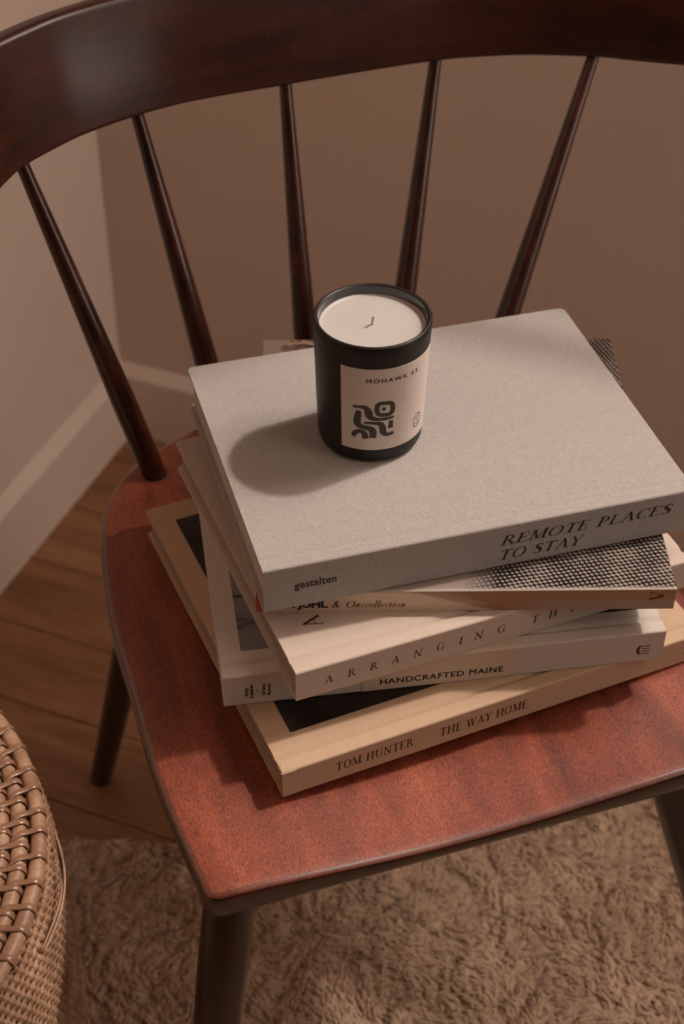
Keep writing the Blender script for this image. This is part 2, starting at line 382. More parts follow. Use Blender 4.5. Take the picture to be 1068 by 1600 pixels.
# spindles (s, t at the seat) -> (s, t at z = .1075)
base = [(.058, .358), (.1185, .392), (.1885, .408), (.2480, .394), (.3020, .358)]
tops = [(.0011, .4068), (.0846, .4532), (.1904, .4658), (.3025, .4725), (.4107, .4436)]
for (s0, t0), (s1, t1) in zip(base, tops):
    A = Vector((s0 * S, t0 * S, ZT - .004)); B = Vector((s1 * S, t1 * S, cz(.1075))); B2 = B + (B - A) * .045
    n = 26; pts = [A.lerp(B2, i / n) for i in range(n + 1)]
    rad = [interp([0, .03, .25, .6, .93, 1], [.0092, .0098, .0100, .0076, .0053, .0050], i / n) for i in range(n + 1)]
    sp = mesh('spindle', *tube(pts, rad, 20), M['spindle'], chair, True)
    # glue line ring where it enters the seat
    mesh('socket_ring', *tube([A + Vector((math.cos(a) * .0108, math.sin(a) * .0108, .0041 + dish(A.x, A.y))) for a in [2 * PI * q / 28 for q in range(29)]], .0007, 6), M['seat'], sp, True)
# crest rail: bent board, front lower edge runs through these points (z = .112)
crv = [(-.043, .290), (-.036, .322), (-.0275, .350), (-.0189, .3715), (-.0087, .3865), (.0022, .3992), (.0245, .4158), (.0479, .4302), (.0841, .4445), (.1221, .4538), (.1883, .4585), (.2416, .4618), (.3008, .4632), (.3361, .4590), (.3671, .4517), (.4088, .4352), (.4280, .4236), (.4466, .4125), (.4660, .4010), (.4830, .384), (.494, .360)]
cp = catmull(crv, 5); n = len(cp)
hB, tB, lean = .076 * S, .0175 * S, R(14)
rr = .0045; sec = []
for ccx, ccz, a0 in ((tB - rr, hB - rr * 1.6, 0), (rr, hB - rr, 90), (rr, rr, 180), (tB - rr, rr, 270)):
    for q in range(5):
        a = R(a0 + q * 22.5); sec.append((ccx + rr * math.cos(a), ccz + rr * math.sin(a)))
V, F = [], []; m = len(sec)
cen = np.array((CW / 2, .1))
for i, p in enumerate(cp):
    t = cp[min(i + 1, n - 1)] - cp[max(i - 1, 0)]; t /= np.linalg.norm(t); nn = np.array((-t[1], t[0]))   # outward
    f = min(i, n - 1 - i); sh = interp([0, 1, 3, 6], [.55, .82, .97, 1], f)
    for d_, h_ in sec:
        h2 = hB / 2 + (h_ - hB / 2) * sh; d2 = tB / 2 + (d_ - tB / 2) * (sh if sh < .9 else 1)
        out = d2 + h2 * math.sin(lean)
        V.append((p[0] * S + nn[0] * out, p[1] * S + nn[1] * out, cz(.112) + h2 * math.cos(lean)))
for i in range(n - 1):
    for k_ in range(m): k2 = (k_ + 1) % m; F.append((i * m + k_, i * m + k2, (i + 1) * m + k2, (i + 1) * m + k_))
F += [tuple(range(m))[::-1], tuple((n - 1) * m + k_ for k_ in range(m))]
mesh('crest_rail', V, F, M['crest'], chair, True)
# legs
legs = [((.022, .030), (-.051, -.06)), ((.2923, .030), (.393, -.06)), ((.050, .330), (-.004, .4345)), ((.300, .330), (.354, .4345))]
for (s0, t0), (s1, t1) in legs:
    A = Vector((s0 * S, t0 * S, ZT - TH + .002)); B = Vector((s1 * S, t1 * S, .001)); n = 24
    rad = [interp([0, .15, .5, 1], [.0166, .0172, .0150, .0108], i / n) if t1 < 0 else interp([0, .3, 1], [.0155, .0155, .0112], i / n) for i in range(n + 1)]
    mesh('leg', *tube([A.lerp(B, i / n) for i in range(n + 1)], rad, 24), M['leg'], chair, True)

# ------------------------------------------------------------------ lettering
def text2d(body, bold=0.0, spacing=1.0, shear=0.0):
    c = bpy.data.curves.new('t', 'FONT'); c.body = body; c.size = 1; c.offset = bold; c.space_character = spacing; c.shear = shear; c.resolution_u = 4
    o = bpy.data.objects.new('t', c); COL.objects.link(o); bpy.context.view_layer.update()
    me = bpy.data.meshes.new_from_object(o.evaluated_get(bpy.context.evaluated_depsgraph_get()))
    V = [(v.co.x, v.co.y) for v in me.vertices]; F = [tuple(p.vertices) for p in me.polygons]
    bpy.data.objects.remove(o); bpy.data.curves.remove(c); bpy.data.meshes.remove(me); return V, F
def bolder(VF, d):
    V, F = VF
    return join([([(x + dx, y + dy) for x, y in V], F) for dx, dy in ((-d, 0), (d, 0), (0, -d), (0, d))])
def sweep2(P, m=6, smooth=True):
    P = catmull(P, m) if smooth and len(P) > 2 else [np.array(p, float) for p in P]
    V, F = [], []
    for i, p in enumerate(P):
        t = P[min(i + 1, len(P) - 1)][:2] - P[max(i - 1, 0)][:2]; t = t / (np.linalg.norm(t) + 1e-9); w = p[2] / 2
        V += [(p[0] - t[1] * w, p[1] + t[0] * w), (p[0] + t[1] * w, p[1] - t[0] * w)]
    for i in range(len(P) - 1): F.append((2 * i, 2 * i + 1, 2 * i + 3, 2 * i + 2))
    return V, F
TK, TN = .155, .065
def stem(x, y0=0, y1=1, w=TK, sl=True, su=True, k=.12):
    out = [([(x - w / 2, y0), (x + w / 2, y0), (x + w / 2, y1), (x - w / 2, y1)], [(0, 1, 2, 3)])]
    for on, y, d in ((sl, y0, 1), (su, y1, -1)):
        if on: out.append(([(x - w / 2 - k, y), (x + w / 2 + k, y), (x + w / 2 + k, y + d * .03), (x + w / 2, y + d * .07), (x - w / 2, y + d * .07), (x - w / 2 - k, y + d * .03)], [(0, 1, 2, 3, 4, 5)]))
    return out
def diag(xa, ya, xb, yb, w, sa=False, sb=False):
    out = [([(xa - w / 2, ya), (xa + w / 2, ya), (xb + w / 2, yb), (xb - w / 2, yb)], [(0, 1, 2, 3)])]
    for on, x, y in ((sa, xa, ya), (sb, xb, yb)):
        if on: d = 1 if y < .5 else -1; out.append(([(x - w / 2 - .1, y), (x + w / 2 + .1, y), (x + w / 2 + .1, y + d * .04), (x - w / 2 - .1, y + d * .04)], [(0, 1, 2, 3)]))
    return out
def bar(x0, x1, y, w=TN, tick=0):
    out = [([(x0, y - w / 2), (x1, y - w / 2), (x1, y + w / 2), (x0, y + w / 2)], [(0, 1, 2, 3)])]
    if tick: out.append(([(x1 - .05, y), (x1, y), (x1, y + tick), (x1 - .02, y + tick)], [(0, 1, 2, 3)]))
    return out
def ringarc(cx, cy, rx, ry, a0, a1, wk=.14, wn=.05, n=22):
    V, F = [], []
    for i in range(n + 1):
        a = R(a0 + (a1 - a0) * i / n); V += [(cx + rx * math.cos(a), cy + ry * math.sin(a)), (cx + (rx - wk) * math.cos(a), cy + (ry - wn) * math.sin(a))]
    for i in range(n): F.append((2 * i, 2 * i + 2, 2 * i + 3, 2 * i + 1))
    return [(V, F)]
def sw(P): return [sweep2([(a, b, c * 1.3) for a, b, c in P])]
G = {
 'A': (.86, diag(.12, 0, .43, 1, .055, True) + diag(.40, 1, .76, 0, .15, False, True) + bar(.24, .63, .34, .045)),
 'R': (.86, stem(.17) + bar(.2, .36, .975) + bar(.2, .38, .485) + ringarc(.34, .735, .28, .265, -90, 90, .13, .05) + diag(.40, .5, .76, 0, .15, False, True)),
 'P': (.70, stem(.17) + bar(.2, .36, .975) + bar(.2, .38, .455) + ringarc(.34, .715, .29, .285, -90, 90, .13, .05)),
 'E': (.72, stem(.17) + bar(.2, .62, .975, .05, -.18) + bar(.2, .5, .52) + bar(.2, .66, .025, .05, .22)),
 'L': (.68, stem(.17) + bar(.2, .64, .025, .05, .24)),
 'M': (1.08, stem(.16, w=.055) + diag(.18, 1, .53, .06, .14) + diag(.53, .06, .88, 1, .05) + stem(.90)),
 'O': (.94, ringarc(.47, .5, .43, .52, 0, 360, .135, .045, 40)),
 'T': (.80, stem(.40, su=False) + bar(.04, .76, .97, .06) + [([(.04, .78), (.07, .78), (.10, .97), (.04, .97)], [(0, 1, 2, 3)]), ([(.73, .78), (.76, .78), (.76, .97), (.70, .97)], [(0, 1, 2, 3)])]),
 'C': (.82, ringarc(.47, .5, .43, .52, 48, 312, .135, .05, 30) + [([(.72, .62), (.75, .62), (.77, .95), (.72, .88)], [(0, 1, 2, 3)])]),
 'G': (.92, ringarc(.47, .5, .43, .52, 48, 312, .135, .05, 30) + stem(.76, .04, .42, .12, False, True, .08) + [([(.72, .66), (.75, .66), (.77, .95), (.72, .88)], [(0, 1, 2, 3)])]),
 'S': (.62, sw([(.50, .76, .03), (.46, .92, .05), (.30, .97, .05), (.13, .88, .11), (.13, .70, .13), (.30, .54, .16), (.46, .38, .14), (.49, .18, .12), (.32, .03, .05), (.15, .06, .05), (.08, .26, .03)])),
 'Y': (.82, diag(.12, 1, .43, .46, .14, True) + diag(.72, 1, .43, .46, .05, True) + stem(.42, 0, .5, TK, True, False)),
 'H': (.96, stem(.18) + stem(.76) + bar(.2, .75, .52)),
 'N': (.98, stem(.17, w=.055) + diag(.17, 1, .80, .0, .15) + stem(.82, w=.055, sl=False)),
 'U': (.92, stem(.18, .3, 1, TK, False) + stem(.76, .3, 1, .055, False) + ringarc(.465, .32, .352, .33, 180, 360, .12, .06)),
 'W': (1.25, diag(.12, 1, .38, 0, .14, True) + diag(.60, 1, .38, 0, .05, True) + diag(.58, 1, .84, 0, .14) + diag(1.08, 1, .84, 0, .05, True)),
 'V': (.86, diag(.12, 1, .44, 0, .14, True) + diag(.74, 1, .44, 0, .05, True)),
 'I': (.36, stem(.18)), ' ': (.42, []),
 # small italic letters, x height .55
 'n': (.50, sw([(.10, .55, .05), (.12, .28, .09), (.10, 0, .09)]) + sw([(.12, .30, .03), (.24, .54, .05), (.36, .46, .09), (.34, .1, .09), (.44, .04, .03)])),
 'e': (.42, ringarc(.22, .27, .18, .28, 20, 320, .07, .035) + sw([(.06, .22, .03), (.24, .28, .03), (.38, .38, .03)])),
 'c': (.40, ringarc(.22, .27, .18, .28, 40, 320, .08, .035) + ringarc(.33, .44, .05, .05, 0, 360, .05, .05, 8)),
 'o': (.46, ringarc(.23, .27, .20, .28, 0, 360, .07, .035)),
 'l': (.26, sw([(.06, .98, .03), (.13, 1.0, .08), (.11, .5, .09), (.11, .08, .09), (.22, .05, .03)])),
 't': (.30, sw([(.14, .80, .05), (.11, .4, .09), (.12, .06, .08), (.24, .06, .03)]) + bar(.0, .26, .53, .04)),
 'i': (.26, sw([(.04, .48, .03), (.12, .52, .08), (.10, .08, .09), (.22, .05, .03)]) + ringarc(.15, .80, .06, .07, 0, 360, .06, .07, 8)),
 '&': (.92, sw([(.80, .50, .03), (.62, .16, .05), (.34, .0, .05), (.10, .14, .11), (.18, .40, .09), (.48, .68, .06), (.46, .94, .05), (.30, .92, .10), (.32, .66, .11), (.56, .22, .13), (.84, .04, .04)])),
}
def serif2d(body, track=.06, shear=0.0, starts=None):
    parts, x = [], 0
    for i, ch in enumerate(body):
        w, gl = G[ch]; ox = starts[i] if starts else x
        for V, F in gl: parts.append(([(a + ox + b * shear, b) for a, b in V], F))
        x += w + track
    return join(parts)
def fit(VF, x0, x1, y0, h=None, cap=1.0):
    """scale a 2D text to span x0..x1, baseline y0, capital height h"""
    V, F = VF; xs = [v[0] for v in V]; a, b = min(xs), max(xs); k = (x1 - x0) / (b - a)
    ky = (h / cap) if h else k
    return [(x0 + (x - a) * k, y0 + y * ky) for x, y in V], F
def on_plane(name, VF, fn, m, parent):
    V, F = VF
    V3 = [Vector(fn(x, y)) for x, y in V]
    # orient faces consistently outwards
    return mesh(name, V3, F, m, parent)
SP = lambda a, z: (a, -.00015, z)                 # spine plane of a book
mm = .001

# ------------------------------------------------------------------ books: local x along spine, y into the depth, z up
def cover_profile(D, T, board, groove, gd, r=.0016):
    P = []
    for q in range(4):
        a = R(135 - q * 15); P.append((r + r * math.cos(a), T - r + r * math.sin(a)))
    g = groove
    P += [(g - .0035, T), (g - .002, T - gd * .35), (g, T - gd), (g + .0015, T - gd * .5), (g + .003, T - gd * .1), (g + .006, T)]
    P += [(D - .001, T), (D - .0003, T - .0003), (D, T - .001), (D, T - board + .001), (D - .0003, T - board + .0003), (D - .001, T - board)]
    P += [(g + .0025, T - board), (g, T - board - gd), (g - .003, T - board)]
    P += [(board * .75, T - board), (board * .45, T - board * .9)]
    return P
def board_mesh(L, D, T, board, groove, gd, rc, flip=False):
    P = cover_profile(D, T, board, groove, gd); n = len(P); V, F = [], []
    st = [0, rc * .08, rc * .3, rc * .6, rc, L / 2, L - rc, L - rc * .6, L - rc * .3, L - rc * .08, L]
    for a in st:
        e = min(a, L - a); d = 0 if e >= rc else rc - math.sqrt(max(0, rc * rc - (rc - e) ** 2))
        for y, z in P:
            y2 = y - d if y > D * .5 else y
            V.append((a, y2, (T - z) if flip else z))
    for i in range(len(st) - 1):
        for k_ in range(n):
            k2 = (k_ + 1) % n; q = (i * n + k_, (i + 1) * n + k_, (i + 1) * n + k2, i * n + k2); F.append(q[::-1] if flip else q)
    c0 = tuple(range(n)); c1 = tuple((len(st) - 1) * n + k_ for k_ in range(n))
    F += [c0[::-1], c1] if flip else [c0, c1[::-1]]
    return V, F
def hardback(loc, ang, L, D, T, mat, pmat, label, board=.0026, over=.003, groove=.0105, gd=.0010, rc=.0025, group='books stacked on the chair'):
    t = empty('book', loc, R(ang), label, 'book', group)
    fc = mesh('front_cover', *board_mesh(L, D, T, board, groove, gd, rc), mat, t)
    mesh('back_cover', *board_mesh(L, D, T, board, groove, gd, rc, True), mat, t)
    r = .0016; P = [(r + r * math.cos(R(225 - q * 15)), r + r * math.sin(R(225 - q * 15))) for q in range(4)]
    P = [(r + r * math.cos(a), r + r * math.sin(a)) for a in (R(225), R(210), R(195), R(180))]
    P += [(0, T - r), ] + [(r + r * math.cos(a), T - r + r * math.sin(a)) for a in (R(165), R(150), R(135))]
    P += [(board * .45, T - board * .9), (board * .45, board * .9)]
    n = len(P); V = [(a, y, z) for a in (0, L) for y, z in P]; F = [(i, (i + 1) % n, n + (i + 1) % n, n + i) for i in range(n)] + [tuple(range(n))[::-1], tuple(range(n, 2 * n))]
    sp = mesh('spine', V, F, mat, t)
    # page block, slightly rounded back, with a few gathered sections
    secs = 7; z0, z1 = board + .0001, T - board - .0001; parts = []; rnd = random.Random(int(L * 1e5))
    for i in range(secs):
        a, b = z0 + (z1 - z0) * i / secs, z0 + (z1 - z0) * (i + 1) / secs; e = rnd.uniform(0, .0006)
        parts.append(box(over + e, L - over - e, board + .0008, D - over - e, a, b))
    mesh('page_block', *join(parts), pmat, t)
    return t, fc, sp
def bw(x, y, z): return (x * S, y * S, cz(z))
# top: grey linen
bA, fA, sA = hardback(bw(-.0431, .6137, -.03175), 16.697, .2990, .2303, .03657, M['linen'], M['pages'], 'thick grey linen hardback on top of the stack, under the candle', board=.0030, groove=.011, gd=.0005, rc=.0045)
on_plane('title_lettering', fit(serif2d('REMOTE PLACES', .05, .26), .1605, .2845, .0194, .0082), SP, M['ink'], sA)
on_plane('title_lettering', fit(serif2d('TO STAY', .05, .26), .1620, .2222, .0064, .0084), SP, M['ink'], sA)
on_plane('publisher_lettering', fit(text2d('gestalten', .026, 1.08), .0205, .0486, .0165, .0062, .7), SP, M['ink'], sA)
# second: glossy paperback
LB, DB, TB = .2775, .2915, .01815
bB = empty('book', bw(-.0487, .6306, -.0476), R(1.6), 'glossy paperback with woven pattern cover and tan spine directly under the grey linen book', 'book', 'books stacked on the chair')
mesh('page_block', *box(.0006, LB - .0004, .0006, DB - .0006, .0007, TB - .0007), M['pages_dark'], bB)
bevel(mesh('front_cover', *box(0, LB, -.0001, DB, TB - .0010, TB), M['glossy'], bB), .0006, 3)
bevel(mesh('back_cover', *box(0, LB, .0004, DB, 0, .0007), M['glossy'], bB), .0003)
sB = bevel(mesh('spine', *box(0, LB, 0, .0006, .0001, TB - .0009), M['bspine'], bB), .0002)
on_plane('title_lettering', fit(text2d('FINN JUHL', .045, .95), .0060, .0474, .0043, .0060, .7), SP, M['ink'], sB)
on_plane('title_lettering', fit(serif2d('& Onecollection', .05, .22), .0500, .0985, .0040, .0060), SP, M['ink'], sB)
V, F = serif2d('V')
on_plane('title_lettering', ([(.2605 + (1 - y) * .0092, .0078 + x * .0102) for x, y in V], F), SP, M['brown_ink'], sB)
# third: ecru linen
bC, fC, sC = hardback(bw(-.0245, .5826, -.0706), 22.4, .2910, .2570, .02645, M['ecru'], M['pages_dark'], 'ecru linen hardback with widely spaced title letters, third from the top', groove=.012, gd=.0017)
pos = [19.6, 35.6, 51.2, 66.4, 82.0, 98.6, 115.2, 126.4, 143.4, 169.0, 182.2, 199.3, 212, 229, 246]
body = 'ARRANGINGTHINGS'
for b_, p_ in ((body[:9], pos[:9]), (body[9:], pos[9:])):
    V, F = serif2d(b_, 0, .12, [p / 6.6 for p in p_])
    on_plane('title_lettering', ([(x * .0066, .0096 + y * .0066) for x, y in V], F), SP, M['brown_ink'], sC)
V, F = serif2d('ARR', .45)
on_plane('title_lettering', ([(.0325 - y * .0125, .0345 + x * .0125) for x, y in V], F), lambda a, b: (a, b, .02645 + .00015), M['brown_ink'], fC)
# fourth: white book with a paper band
TD = .02806
bD, fD, sD = hardback(bw(-.0674, .6, -.095), 9.2, .3033, .2170, TD, M['white_cloth'], M['pages'], 'white hardback with a cream paper band and a grey cover photograph, fourth from the top', groove=.0125, gd=.0018)
mesh('cover_photo', *box(.0145, .2905, .0232, .2000, TD, TD + .00012), M['grey_photo'], fD)
P = [(.15, TD + .0003), (.018, TD + .0003), (.0125, TD - .0004), (.009, TD + .0003), (.0012, TD + .0003), (-.0003, TD - .0010), (-.0003, .0008), (.001, -.0001 + .0002), (.001, .0005), (.0000, .0012), (.0000, TD - .0012), (.0014, TD + .0000), (.15, TD)]
n = len(P); V = [(a, y, z) for a in (.0934, .2025) for y, z in P]; F = [(i, (i + 1) % n, n + (i + 1) % n, n + i) for i in range(n)] + [tuple(range(n)), tuple(range(n, 2 * n))[::-1]]
band = mesh('paper_band', V, F, M['band'], bD); band['label'] = 'cream paper band around the white book'
on_plane('title_lettering', fit(bolder(text2d('HANDCRAFTED MAINE', 0, 1.12), .009), .1058, .1905, .0060, .0052, .7), lambda a, z: (a, -.0005, z), M['ink'], band)
for body, xx, y0, h in (('Katy', 16.4, 8.6, 8.6), ('Kelleher', 19.9, 6.2, 13.6), ('–', 23.4, 11.2, 3.0), ('Greta', 28.0, 7.6, 11.2), ('Rybus', 31.6, 7.6, 11.2)):
    V, F = text2d(body, .03)
    a = max(v[0] for v in V) - min(v[0] for v in V); mn = min(v[0] for v in V)
    on_plane('author_lettering', ([((xx - y * 3.1) * mm, (y0 + (x - mn) * h / a) * mm) for x, y in V], F), SP, M['ink'], sD)
em = ringarc(1.0, 0, .9, 1.0, 115, 245, .42, .12, 20)
em += [bar(.82, 2.0, y, .14)[0] for y in (.72, .24, -.24, -.72)]
V, F = join(em)
on_plane('publisher_emblem', ([((283.6 + x * 4.9) * mm, (11.8 + y * 5.0) * mm) for x, y in V], F), SP, M['ink'], sD)
# bottom: kraft board
TE = .02518
bE, fE, sE = hardback(bw(-.0316, .5515, -.1169), 24.1, .3200, .2813, TE, M['kraft'], M['pages_dark'], 'brown kraft board hardback with a black cover photograph at the bottom of the stack', groove=.0135, gd=.0017, rc=.002)
mesh('cover_photo', *box(.0175, .3020, .0297, .2612, TE, TE + .00012), M['dark_photo'], fE)
on_plane('author_lettering', fit(serif2d('TOM HUNTER', .08, .04), .0378, .0942, .0094, .0077), SP, M['ink'], sE)
on_plane('title_lettering', fit(serif2d('THE WAY HOME', .08, .04), .1138, .1798, .0089, .0078), SP, M['ink'], sE)
on_plane('publisher_lettering', fit(serif2d('HUI', .08, .04), .3060, .3185, .0089, .0070), SP, M['ink'], sE)
# torn paper at its front left corner
rnd = random.Random(3); V, F = [], []
n1, n2 = 9, 6
for i in range(n1):
    for j in range(n2):
        a = .011 * i / (n1 - 1); d = .0085 * j / (n2 - 1)
        z = TE + .00005 + rnd.uniform(0, .00022) * (1 - i / n1)
        if i == 0: z = TE - .0008; a = -.0004 - rnd.uniform(0, .0006)
        if j == 0: z = TE - .0012; d = -.0003
        if j == n2 - 1 or i == n1 - 1: z = TE + .00002; a += rnd.uniform(-.0012, .0012); d += rnd.uniform(-.0012, .0012)
        V.append((a, d, z))
for i in range(n1 - 1):
    for j in range(n2 - 1): F.append((i * n2 + j, (i + 1) * n2 + j, (i + 1) * n2 + j + 1, i * n2 + j + 1))
mesh('torn_corner', V, F, M['kraft'], fE)

# ------------------------------------------------------------------ candle
X = np.array([.01642, .74]) if False else None
CZ = cz(0.0) + .0001; rT, rB, HC = .0345 * S, .0315 * S, .0852 * S
candle = empty('candle', (.0164 * S, .7400 * S, CZ), 0, 'candle in a black glass tumbler with a pale label, standing on the grey linen book', 'candle')
def rad_at(z): return rB + (rT - rB) * z / HC
prof = [(.0005, 0), (rB - .006, 0), (rB - .0035, .0006), (rB - .0012, .0022), (rB - .0001, .005)]
prof += [(rad_at(HC * f), HC * f) for f in (.15, .4, .7, .93)]
prof += [(rT, HC - .0018), (rT - .0005, HC - .0006), (rT - .0014, HC), (rT - .0024, HC - .0003), (rT - .0032, HC - .0012)]
mesh('vessel', *lathe(prof), M['vessel'], candle, True)
inn = [(rT - .0032, HC - .0012), (rT - .0036, HC - .004), (rad_at(HC - .012) - .0037, HC - .012), (rad_at(.03) - .004, .03), (.0005, .03)]
v_in = mesh('vessel_inside', *lathe(inn), M['vessel_in'], candle, True)
wz = HC - .0078; wr = rad_at(wz) - .0037
wax = mesh('wax', *lathe([(.00001, wz), (.004, wz - .0002), (wr * .6, wz), (wr - .003, wz), (wr - .0008, wz + .0004), (wr, wz + .0012), (wr, wz - .01)]), M['wax'], candle, True)
wk = [(0, 0, wz - .001), (0, 0, wz + .0025), (.0002, -.0002, wz + .0045), (.0006, -.0004, wz + .0062), (.0003, -.0012, wz + .0069), (-.0005, -.0014, wz + .0066)]
mesh('wick', *tube([tuple(p) for p in catmull(wk, 4)], .0008, 8), M['wick'], wax, True)
def cyl(ph, z, off): r_ = rad_at(z) + off; return (r_ * math.cos(R(ph)), r_ * math.sin(R(ph)), z)
V, F = [], []; nA = 40
for i in range(nA + 1):
    ph = -122.0 + 110.6 * i / nA
    for z, off in ((.0130, .0002), (.0811, .0002), (.0811, -.0001), (.0130, -.0001)): V.append(cyl(ph, z, off))
for i in range(nA):
    for k_ in range(4): k2 = (k_ + 1) % 4; F.append((i * 4 + k_, (i + 1) * 4 + k_, (i + 1) * 4 + k2, i * 4 + k2))
F += [(0, 1, 2, 3), tuple(nA * 4 + k_ for k_ in (3, 2, 1, 0))]
lab = mesh('label', V, F, M['paper'], candle); lab['label'] = 'pale paper label on the black glass'
CY = lambda ph, z: cyl(ph, z, .00035)
on_plane('name_lettering', fit(bolder(text2d('MOHAWK ST.', 0, 1.35), .016), -95.9, -36.6, .0703, .0031, .7), CY, M['ink'], lab)
STROKES = [
 [(-109.05, 49.6, 1.4), (-99.76, 49.85, 1.9), (-95.5, 48.94, 2.8), (-92.9, 45.73, 3.6), (-91.9, 42.68, 3.6), (-88.63, 40.54, 2.6), (-82.19, 39.6, 1.9), (-72.8, 39.75, 1.7), (-66.65, 40.3, 1.2)],
 [(-102.74, 46.6, 2.6), (-103.81, 41.72, 3.4), (-104.52, 36.98, 3.7), (-102.79, 34.2, 3.1), (-96.69, 32.74, 2.6), (-90.6, 31.6, 3.2), (-88.0, 28.8, 3.5), (-88.3, 23.57, 3.4)],
 [(-97.23, 36.8, 1.3), (-85.74, 36.46, 1.8), (-80.2, 35.18, 2.8), (-77.9, 31.58, 3.2), (-77.4, 28.41, 3.2), (-73.4, 25.87, 2.2), (-65.89, 26.4, 1.9)],
 [(-69.4, 37.4, 1.9), (-69.8, 31.0, 2.7)],
 [(-108.9, 23.9, 2.2), (-106.08, 27.6, 2.5), (-100.84, 29.2, 2.3), (-96.9, 27.4, 2.9), (-95.6, 22.8, 3.0)],
 [(-77.32, 53.04, 2.1), (-70.72, 52.4, 2.3), (-68.4, 49.26, 2.4), (-68.77, 45.0, 2.4), (-71.5, 43.2, 2.2), (-76.8, 43.1, 2.1), (-82.4, 43.9, 2.3), (-84.6, 47.3, 2.4), (-84.0, 51.2, 2.4), (-81.6, 52.9, 2.2), (-77.32, 53.04, 2.1)],
 [(-78.2, 49.9, .7), (-77.6, 48.2, 2.0), (-78.0, 46.6, .8)]]
KD = .667   # mm of arc per degree
parts = []
for st in STROKES:
    V, F = sweep2([(a * KD, z, w_ * 1.42) for a, z, w_ in st], 5); parts.append(([(x / KD, y * mm) for x, y in V], F))
on_plane('printed_motif', join(parts), CY, M['motif_ink'], lab)
ccx, ccz = -33.4, 27.2
parts = []
def dots(V, F): parts.append(([(ccx + x / KD, (ccz + y) * mm) for x, y in V], F))
for V, F in ringarc(0, 0, 4.3, 5.9, 0, 360, .55, .55, 40): dots(V, F)
for x, y, w_ in ((-1.2, 2.2, .9), (1.2, 2.4, .9), (0, .4, .9), (-1.0, -2.4, .9), (1.1, -2.2, .9), (.0, -3.4, .5)):
    for V, F in ringarc(x, y, w_ * .8, w_ * .6, 0, 360, w_ * .8, w_ * .6, 10): dots(V, F)
on_plane('round_emblem', join(parts), CY, M['ink'], lab)

# ------------------------------------------------------------------ basket
BC = (-.4255, .598); RB_ = .2266; BH = .415
bk = empty('woven_basket', (*BC, 0), 0, 'round lidded rattan basket with thick coiled canes at the lower left', 'basket')
cr_ = .0056; pitch = .0118
def coilz(k_): return BH - .0007 * k_ * k_ * .25 + .0022 * k_ if k_ < 6 else BH + .0132 - .0063 + .0004 * (k_ - 6)
prof = [(.001, BH - .012), (.1, BH - .012), (RB_ - .012, BH - .014), (RB_ - .002, BH - .02), (.231, .36), (.232, .30), (.231, .22), (.227, .12), (.212, .04), (.206, .006), (.19, .002), (.001, .002)]
mesh('core', *lathe(prof[::-1], 96), M['basket_in'], bk, True)
rnd = random.Random(7)
ncoil = 17
for k_ in range(ncoil):
    r0 = RB_ - pitch * k_; z0 = coilz(k_); ns = max(36, int(r0 * 600)); V, F = [], []
    ph = [rnd.uniform(0, 6.28) for _ in range(3)]
    for i in range(ns):
        a = 2 * PI * i / ns; rr_ = cr_ * (1 + .04 * math.sin(9 * a + ph[0])); r1 = r0 + .0004 * math.sin(5 * a + ph[1]); z1 = z0 + .0005 * math.sin(7 * a + ph[2])
        for q in range(12):
            b = 2 * PI * q / 12; rr2 = rr_ * (1 + .05 * math.cos(6 * b)); V.append(((r1 + rr2 * math.cos(b)) * math.cos(a), (r1 + rr2 * math.cos(b)) * math.sin(a), z1 + rr2 * math.sin(b)))
    for i in range(ns):
        for q in range(12): i2 = (i + 1) % ns; q2 = (q + 1) % 12; F.append((i * 12 + q, i2 * 12 + q, i2 * 12 + q2, i * 12 + q2))
    mesh('cane_coil', V, F, M['cane'], bk, True)
def strap(P, w, th_):
    """flat band along P = [(pos, up, side)]"""
    V, F = [], []
    for p, u_, s_ in P:
        for a, b in ((-1, 0), (-.7, 1), (.7, 1), (1, 0), (.7, -.6), (-.7, -.6)): V.append(p + s_ * (a * w / 2) + u_ * (b * th_))
    for i in range(len(P) - 1):
        for q in range(6): q2 = (q + 1) % 6; F.append((i * 6 + q, i * 6 + q2, (i + 1) * 6 + q2, (i + 1) * 6 + q))
    F += [tuple(range(6))[::-1], tuple((len(P) - 1) * 6 + q for q in range(6))]
    return V, F
def binding(k_, skew):
    # over coil k_ (outer), slanting across the gap, over coil k_+1, dipping behind
    out = []; rc_ = cr_ + .0006
    for b in range(-50, 131, 20): out.append((k_, R(b), 0.0))
    for b in (0,): pass
    r0, z0 = RB_ - pitch * k_, coilz(k_); r1, z1 = RB_ - pitch * (k_ + 1), coilz(k_ + 1)
    P = []
    for b in range(-60, 111, 17):
        t = R(b); P.append((r0 + rc_ * math.cos(t), z0 + rc_ * math.sin(t), max(0, (b - 60) / 50) * .12, math.cos(t), math.sin(t)))
    for b in range(70, 171, 20):
        t = R(b); P.append((r1 + rc_ * math.cos(t), z1 + rc_ * math.sin(t), .35 + .65 * (b - 70) / 100, math.cos(t), math.sin(t)))
    Q = []
    for r_, z_, s_, cu, su in P:
        a = skew * s_ / RB_; er = Vector((math.cos(a), math.sin(a), 0)); et = Vector((-math.sin(a), math.cos(a), 0))
        Q.append((er * r_ + Vector((0, 0, z_)), er * cu + Vector((0, 0, su)), et))
    return strap(Q, .0050, .0006)
nb = 74
